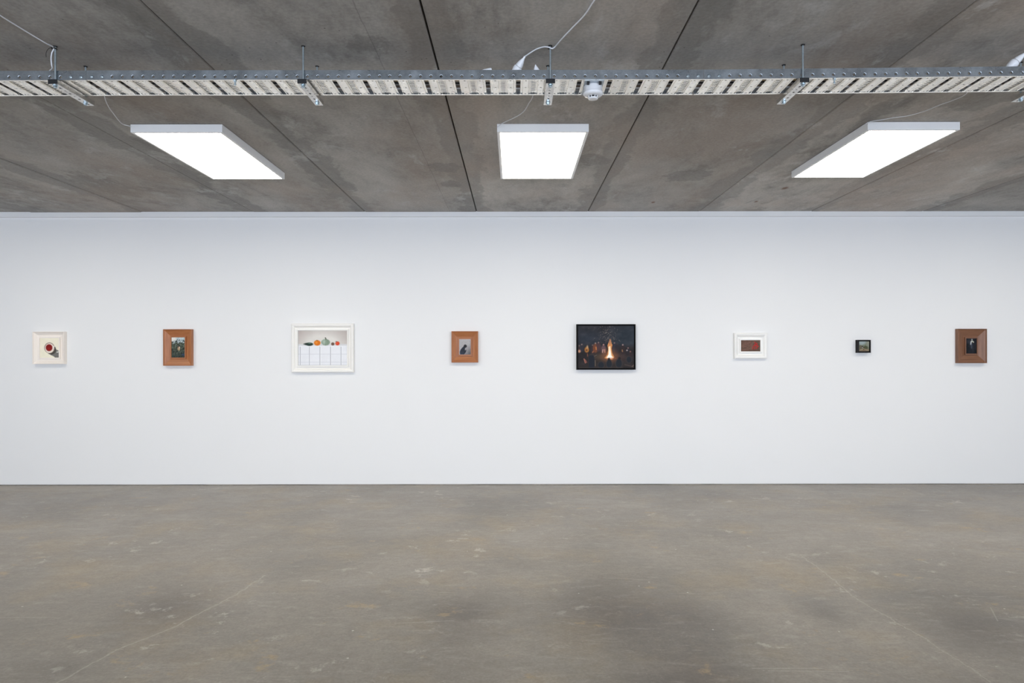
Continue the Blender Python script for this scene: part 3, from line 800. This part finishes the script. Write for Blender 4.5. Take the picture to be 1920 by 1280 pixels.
def art_fire(u, v, A):
    im = np.ones(u.shape + (3,)) * np.array((44, 44, 49.)); n = fbm(u, v, 10, 31, 4)
    im = L(im, disc(u, v, .88, .30, .30, .34, .3) * .7, (44, 54, 64)); im = L(im, disc(u, v, .16, .30, .2, .12, .3) * .6, (38, 50, 66))
    im = L(im, np.clip((v - .42) * 9, 0, 1), (36, 32, 34)); im = im + ((n - .5) * 26)[..., None]
    im = L(im, disc(u, v, .44, .74, .20, .09, .1) * .6, (96, 76, 58)); im = L(im, disc(u, v, .66, .74, .2, .12, .12) * .45, (96, 64, 54))
    im = L(im, np.clip((v - .80) * 9, 0, 1) * .45, (50, 44, 42))
    # smoke sparks
    rg = np.random.RandomState(8)
    for i in range(170):
        y = rg.rand() ** .9 * .40; cx_ = .53 + rg.randn() * (.11 - y * .08); 
        c_ = rg.uniform(90, 175); im = L(im, disc(u, v, cx_, y + .01, .0045, .006, .006) * rg.uniform(.4, .9), (c_, c_ * .9, c_ * .85))
    # people round the fire
    def man(x, y, h, c_, hd=(176, 140, 130)):
        nonlocal im
        im = L(im, disc(u, v, x, y + h * .55, h * .22, h * .5, .02), c_); im = L(im, disc(u, v, x, y, .011, .014), hd)
    for (x, y, h, c_, hd) in ((.02, .47, .16, (58, 44, 44), (130, 104, 96)), (.065, .44, .16, (44, 44, 52), (160, 130, 120)), (.26, .455, .2, (52, 40, 44), (130, 105, 98)), (.31, .41, .22, (110, 64, 44), (175, 150, 140)),
                          (.365, .395, .2, (74, 52, 56), (150, 122, 116)), (.455, .445, .20, (98, 76, 80), (222, 160, 150)), (.65, .405, .2, (44, 44, 56), (150, 118, 112)), (.70, .43, .2, (42, 38, 42), (60, 50, 50)),
                          (.80, .45, .2, (46, 36, 38), (206, 166, 160)), (.895, .525, .16, (38, 36, 42), (160, 122, 120)), (.875, .58, .12, (40, 34, 38), (205, 190, 190)), (.935, .61, .12, (48, 36, 38), (150, 108, 100))):
        man(x, y, h, c_, hd)
    im = L(im, disc(u, v, .155, .565, .040, .068), (160, 106, 52)); im = L(im, disc(u, v, .165, .50, .013, .035), (196, 160, 120)); im = L(im, disc(u, v, .150, .575, .014, .016), (70, 44, 34))
    im = L(im, disc(u, v, .02, .60, .025, .035), (190, 140, 112)); im = L(im, ln(u, v, .165, .66, .17, .72, .006) * .8, (150, 90, 70))
    im = L(im, ln(u, v, .32, .50, .325, .56, .010), (190, 118, 66)); im = L(im, ln(u, v, .445, .56, .435, .63, .007), (214, 178, 166)); im = L(im, ln(u, v, .475, .56, .48, .63, .007), (214, 160, 150))
    im = L(im, ln(u, v, .105, .78, .13, .88, .008), (170, 110, 92)); im = L(im, ln(u, v, .125, .80, .155, .87, .006), (150, 88, 78))
    im = L(im, ln(u, v, .27, .60, .26, .63, .01), (150, 96, 66)); im = L(im, ln(u, v, .79, .57, .795, .61, .01), (130, 96, 66))
    # fire
    fl = poly(u, v, [(.47, .76), (.52, .68), (.54, .56), (.525, .46), (.55, .38), (.575, .30), (.59, .36), (.60, .42), (.615, .45), (.60, .53), (.61, .64), (.65, .74), (.61, .80), (.52, .79)])
    im = L(im, disc(u, v, .56, .70, .13, .16, .12) * .55, (150, 92, 56)); im = L(im, fl, (206, 138, 84))
    im = L(im, poly(u, v, [(.55, .40), (.575, .31), (.585, .36), (.575, .45)]) * .8, (150, 110, 92))
    im = L(im, poly(u, v, [(.50, .755), (.54, .68), (.545, .50), (.575, .47), (.59, .62), (.60, .70), (.635, .75), (.58, .785)]), (252, 226, 186))
    im = L(im, poly(u, v, [(.52, .75), (.553, .66), (.56, .56), (.575, .60), (.585, .70), (.61, .75), (.57, .79)]), (255, 250, 240))
    im = L(im, disc(u, v, .60, .77, .06, .018, .03) * .5, (200, 120, 90))
    # foreground backs
    for (x, y, rx, ry) in ((.245, .84, .055, .16), (.41, .93, .055, .08), (.555, .90, .05, .10), (.73, .89, .055, .11), (.91, .80, .045, .075)):
        im = L(im, disc(u, v, x, y, rx * 1.12, ry * 1.07, .02) * .35, (120, 104, 90)); im = L(im, disc(u, v, x, y, rx, ry, .02), (30, 34, 42))
    for (x, y) in ((.552, .79), (.74, .77)): im = L(im, disc(u, v, x, y, .022, .03), (30, 26, 28))
    im = L(im, poly(u, v, [(.19, .70), (.28, .70), (.29, 1), (.19, 1)]), (28, 32, 42))
    im = L(im, ln(u, v, .305, .82, .31, .95, .008) * .7, (116, 100, 84)); im = L(im, ln(u, v, .29, .72, .33, .69, .006) * .6, (110, 108, 110))
    im = L(im, ln(u, v, .84, .92, .99, .97, .012) * .5, (96, 76, 72)); im = L(im, ln(u, v, .97, .96, .995, .93, .008) * .6, (150, 124, 112))
    im = L(im, ln(u, v, .0, .99, .8, .985, .01) * .4, (90, 78, 70))
    return im
def art_berries(u, v, A):
    n = fbm(u, v * .6, 9, 41, 4); im = np.ones(u.shape + (3,)) * np.array((104, 80, 68.)); im = im + ((n - .5) * 50)[..., None] * np.array((1.1, .85, .8))
    im = L(im, disc(u, v, .28, .3, .22, .3, .2) * .4, (126, 90, 80)); im = L(im, (v > .9) * .4, (78, 58, 46)); im = L(im, np.clip((u - .55) * 2, 0, 1) * .4, (88, 78, 68))
    for s in ((.0, .35, .35, .0), (.18, .5, .55, .25), (.3, .8, .5, .55)): im = L(im, ln(u, v, s[0], s[1], s[2], s[3], .012) * .4, (70, 48, 40))
    for (x, y) in ((.19, .63), (.25, .68)): im = L(im, disc(u, v, x, y, .025, .04), (74, 44, 40)); im = L(im, disc(u, v, x - .015, y - .02, .008, .014), (170, 130, 120))
    im = L(im, ln(u, v, .49, .12, .50, .62, .012) * .55, (150, 66, 60)); im = L(im, ln(u, v, .50, .62, .58, .35, .012) * .3, (120, 60, 54))
    rg = np.random.RandomState(3)
    pts = [(.78 + rg.randn() * .055, .5 + rg.randn() * .12) for _ in range(26)] + [(.61, .6), (.62, .68), (.60, .78), (.70, .82), (.71, .72), (.73, .42), (.82, .3), (.84, .38), (.90, .55), (.71, .2), (.8, .7)]
    for (x, y) in pts:
        im = L(im, disc(u, v, x, y, .028, .045), (168 + rg.uniform(-30, 20), 34, 32)); im = L(im, disc(u, v, x - .006, y - .012, .010, .016), (216, 96, 90))
    return im
def art_hut(u, v, A):
    n = fbm(u, v, 8, 51, 4); im = np.ones(u.shape + (3,)) * np.array((112, 120, 104.)); im = im + ((n - .5) * 50)[..., None]
    im = L(im, disc(u, v, .2, .05, .5, .3, .2) * .8, (158, 172, 178)); im = L(im, disc(u, v, .95, .2, .2, .35, .2) * .6, (150, 150, 140))
    im = L(im, poly(u, v, [(0, .36), (.3, .42), (.55, .6), (.7, 1), (0, 1)]) * .7, (90, 78, 62)); im = L(im, disc(u, v, .65, .65, .22, .2, .1) * .8, (66, 68, 46))
    im = L(im, np.clip((v - .72) * 8, 0, 1) * .8, (122, 104, 84)); im = L(im, ln(u, v, .1, .86, .45, .74, .03), (156, 146, 124)); im = L(im, ln(u, v, .45, .74, .9, .9, .03), (150, 132, 108))
    im = L(im, disc(u, v, .32, .55, .06, .09), (40, 40, 38)); im = L(im, disc(u, v, .32, .62, .045, .04), (200, 204, 200)); im = L(im, disc(u, v, .45, .82, .04, .05), (60, 60, 44))
    return im
def art_apparition(u, v, A):
    n = fbm(u, v, 8, 61, 4); im = np.ones(u.shape + (3,)) * np.array((24, 25, 30.)); im = im + ((n - .5) * 26)[..., None]
    im = L(im, disc(u, v, .54, .42, .22, .4, .3) * .35, (70, 80, 96)); im = L(im, disc(u, v, .25, .22, .2, .14, .15) * .45, (70, 74, 82))
    im = L(im, disc(u, v, .56, .08, .07, .05), (150, 152, 150)); im = L(im, ln(u, v, .48, .22, .45, .38, .05) * .95, (205, 208, 208)); im = L(im, ln(u, v, .55, .18, .70, .24, .05), (196, 196, 182))
    im = L(im, disc(u, v, .6, .28, .07, .05), (56, 56, 52)); im = L(im, ln(u, v, .5, .4, .52, .62, .06) * .5, (84, 92, 110)); im = L(im, ln(u, v, .62, .55, .66, .7, .03) * .4, (60, 66, 60))
    return im

def canvas_obj(w_, h_, y, fn, parent, cell=.0028, gain=1.0):
    nx = max(8, int(w_ / cell)); nz = max(8, int(h_ / cell))
    uu = np.linspace(0, 1, nx + 1); vv = np.linspace(0, 1, nz + 1)
    V, U = np.meshgrid(vv, uu, indexing='ij')
    im = 0
    for du in (-.33, 0, .33):
        for dv in (-.33, 0, .33):
            im = im + np.clip(fn(U + du / nx, V + dv / nz, w_ / h_), 0, 255) / 255 / 9
    lin = np.where(im <= .04045, im / 12.92, ((im + .055) / 1.055) ** 2.4) * gain
    verts = np.stack([(U - .5) * w_, np.full(U.shape, y), (.5 - V) * h_], -1).reshape(-1, 3)
    idx = np.arange((nx + 1) * (nz + 1)).reshape(nz + 1, nx + 1)
    f = np.stack([idx[1:, :-1], idx[1:, 1:], idx[:-1, 1:], idx[:-1, :-1]], -1).reshape(-1, 4)
    n0 = len(verts)
    # give the panel its thickness
    b = [(-w_ / 2, y + .008, -h_ / 2), (w_ / 2, y + .008, -h_ / 2), (w_ / 2, y + .008, h_ / 2), (-w_ / 2, y + .008, h_ / 2),
         (-w_ / 2, y, -h_ / 2), (w_ / 2, y, -h_ / 2), (w_ / 2, y, h_ / 2), (-w_ / 2, y, h_ / 2)]
    side = [(n0, n0 + 1, n0 + 5, n0 + 4), (n0 + 1, n0 + 2, n0 + 6, n0 + 5), (n0 + 2, n0 + 3, n0 + 7, n0 + 6), (n0 + 3, n0, n0 + 4, n0 + 7), (n0 + 3, n0 + 2, n0 + 1, n0)]
    me = bpy.data.meshes.new('painted_panel')
    me.from_pydata([tuple(v) for v in verts] + b, [], [tuple(q) for q in f.tolist()] + side)
    at = me.color_attributes.new('paint', 'FLOAT_COLOR', 'POINT')
    rgba = np.ones((len(me.vertices), 4), np.float32); rgba[:n0, :3] = lin.reshape(-1, 3); rgba[n0:, :3] = .5
    at.data.foreach_set('color', rgba.ravel())
    me.materials.append(M['paint']); me.update()
    o = bpy.data.objects.new('painted_panel', me); col.objects.link(o); o.parent = parent
    return o
t = NT('oil_paint'); a_ = t.nt.nodes.new('ShaderNodeAttribute'); a_.attribute_name = 'paint'
br_ = t.noise(t.mapping((1, 1, 1)), 260, 3); t.bump(br_, .08, .0006)
M['paint'] = t.out(a_.outputs['Color'], .55, 0, .15)

def ring(mb, loops, mats2=False, closed=False):
    """loops: (half width, half height, out from wall); rectangle loops joined in sequence"""
    R = []
    for hw, hh, d in loops: R.append([(-hw, -d, -hh), (hw, -d, -hh), (hw, -d, hh), (-hw, -d, hh)])
    for a, b in zip(R, R[1:]):
        for i in range(4):
            j = (i + 1) % 4
            mb.add([a[i], a[j], b[j], b[i]], [(0, 1, 2, 3)], (i % 2) if mats2 else 0)

def painting(bounds, inner, depth, mats, art, label, style, gain=1.0, group=None):
    x0, y0, x1, y1 = bounds
    kf = F / (WALLY - depth); kb = F / WALLY
    cxm = (x0 + x1) / 2
    X0 = (x0 - CX) / (kf if cxm < CX else kb); X1 = (x1 - CX) / (kb if cxm < CX else kf)
    Z0 = (CY - y1) / kf; Z1 = (CY - y0) / kf
    cx, cz = (X0 + X1) / 2, (Z0 + Z1) / 2; hw, hh = (X1 - X0) / 2, (Z1 - Z0) / 2
    ix0, iy0, ix1, iy1 = inner; iw = (ix1 - ix0) / kf / 2; ih = (iy1 - iy0) / kf / 2
    root = empty('framed_painting', (cx, WALLY - .0005, CAMZ + cz), label, 'painting', group)
    mb = MB(); two = isinstance(mats, (list, tuple))
    if style == 'tray':      # raised outer lip, face falling inwards, panel standing proud in the middle
        bx, bz = hw - iw, hh - ih
        s = .012
        L_ = [(hw, hh, 0), (hw, hh, depth), (hw - .005, hh - .005, depth), (hw - .008, hh - .008, depth - .008),
              (iw + s + .022, ih + s + .022, depth * .45), (iw + s + .004, ih + s + .004, depth * .36), (iw + s - .004, ih + s - .004, depth * .35)]
        ring(mb, L_, two)
        f = mb.build('frame', mats, root)
        mb = MB(); dp = depth * .68
        ring(mb, [(iw + s, ih + s, .002), (iw + s, ih + s, dp), (iw + .002, ih + .002, dp), (iw + .002, ih + .002, dp - .006), (iw * .5, ih * .5, dp - .009)], two)
        mb.build('inner_moulding', mats, root)
        canvas_obj(iw * 2, ih * 2, -(dp - .0045) , art, root, gain=gain).location.y = 0
    elif style == 'scoop':   # wide soft moulding for the white frames
        s = .014
        L_ = [(hw, hh, 0), (hw, hh, depth * .8), (hw - .003, hh - .003, depth * .92), (hw - .009, hh - .009, depth), (hw - .018, hh - .018, depth * .98),
              (hw - .028, hh - .028, depth * .86), (iw + s + .020, ih + s + .020, depth * .52), (iw + s + .006, ih + s + .006, depth * .42), (iw + s - .004, ih + s - .004, depth * .41)]
        ring(mb, L_, two); mb.build('frame', mats, root)
        mb = MB(); dp = depth * .86
        ring(mb, [(iw + s, ih + s, .002), (iw + s, ih + s, dp), (iw + s - .003, ih + s - .003, dp + .002), (iw + .002, ih + .002, dp), (iw + .002, ih + .002, dp - .006), (iw * .5, ih * .5, dp - .009)], two)
        mb.build('inner_moulding', mats, root)
        canvas_obj(iw * 2, ih * 2, -(dp - .0045), art, root, gain=gain)
    else:                    # box frame with a shadow gap
        fw = (hw - iw) * .55
        ring(mb, [(hw, hh, 0), (hw, hh, depth), (hw - fw, hh - fw, depth), (hw - fw, hh - fw, .010), (iw * .3, ih * .3, .009)])
        mb.build('frame', mats, root)
        canvas_obj(iw * 2, ih * 2, -(depth - .006), art, root, gain=gain)
        mb = MB(); mb.box(-iw + .01, iw - .01, -(depth - .016), -.0095, -ih + .01, ih - .01); mb.build('stretcher', M['ebony'], root)
    return root

W2 = [M['wood_x'], M['wood_z']]; V2 = [M['wal_x'], M['wal_z']]
G = 'paintings hung in a row on the white wall'
painting((60.8, 620.5, 125.6, 681.2), (72.5, 631.7, 108, 668.5), .052, M['cream'], art_cup, 'small square painting of a red drink in a cup seen from above, cream frame', 'tray', 1.13, G)
painting((305.8, 616.3, 362.8, 684.6), (320.5, 631.6, 345.2, 669.3), .046, W2, art_forest, 'small upright painting of a pale figure among dark trees, reddish wood frame', 'tray', 1.0, G)
painting((545.8, 606, 664.3, 697.6), (557.2, 619, 649.2, 684.4), .042, M['offwhite'], art_gourds, 'large white framed still life of pumpkins and gourds on a white cloth', 'scoop', 1.0, G)
painting((846.5, 620.6, 896.8, 679.4), (860.8, 635.2, 882.2, 663.9), .046, W2, art_crow, 'small upright painting of a dark hunched figure on grey, reddish wood frame', 'tray', 1.0, G)
painting((1080.4, 607.8, 1191.8, 693.2), (1084.3, 611.2, 1189, 690.2), .050, M['ebony'], art_fire, 'large black framed painting of people around a bonfire at night', 'box', 1.0, G)
painting((1375, 624.6, 1438.6, 672.6), (1391, 638, 1427.2, 659), .044, M['ivory'], art_berries, 'small wide white framed painting of red berries on brown ground', 'scoop', 1.0, G)
painting((1604, 637.8, 1632.8, 662), (1611.6, 640.6, 1630, 659), .055, M['charcoal'], art_hut, 'tiny square black box framed landscape, smallest picture on the wall', 'box', 1.0, G)
painting((1791, 617.3, 1850.6, 681.6), (1812.2, 635.6, 1832, 664), .050, V2, art_apparition, 'small upright near-black painting with a white shape, dark walnut frame', 'tray', 1.0, G)
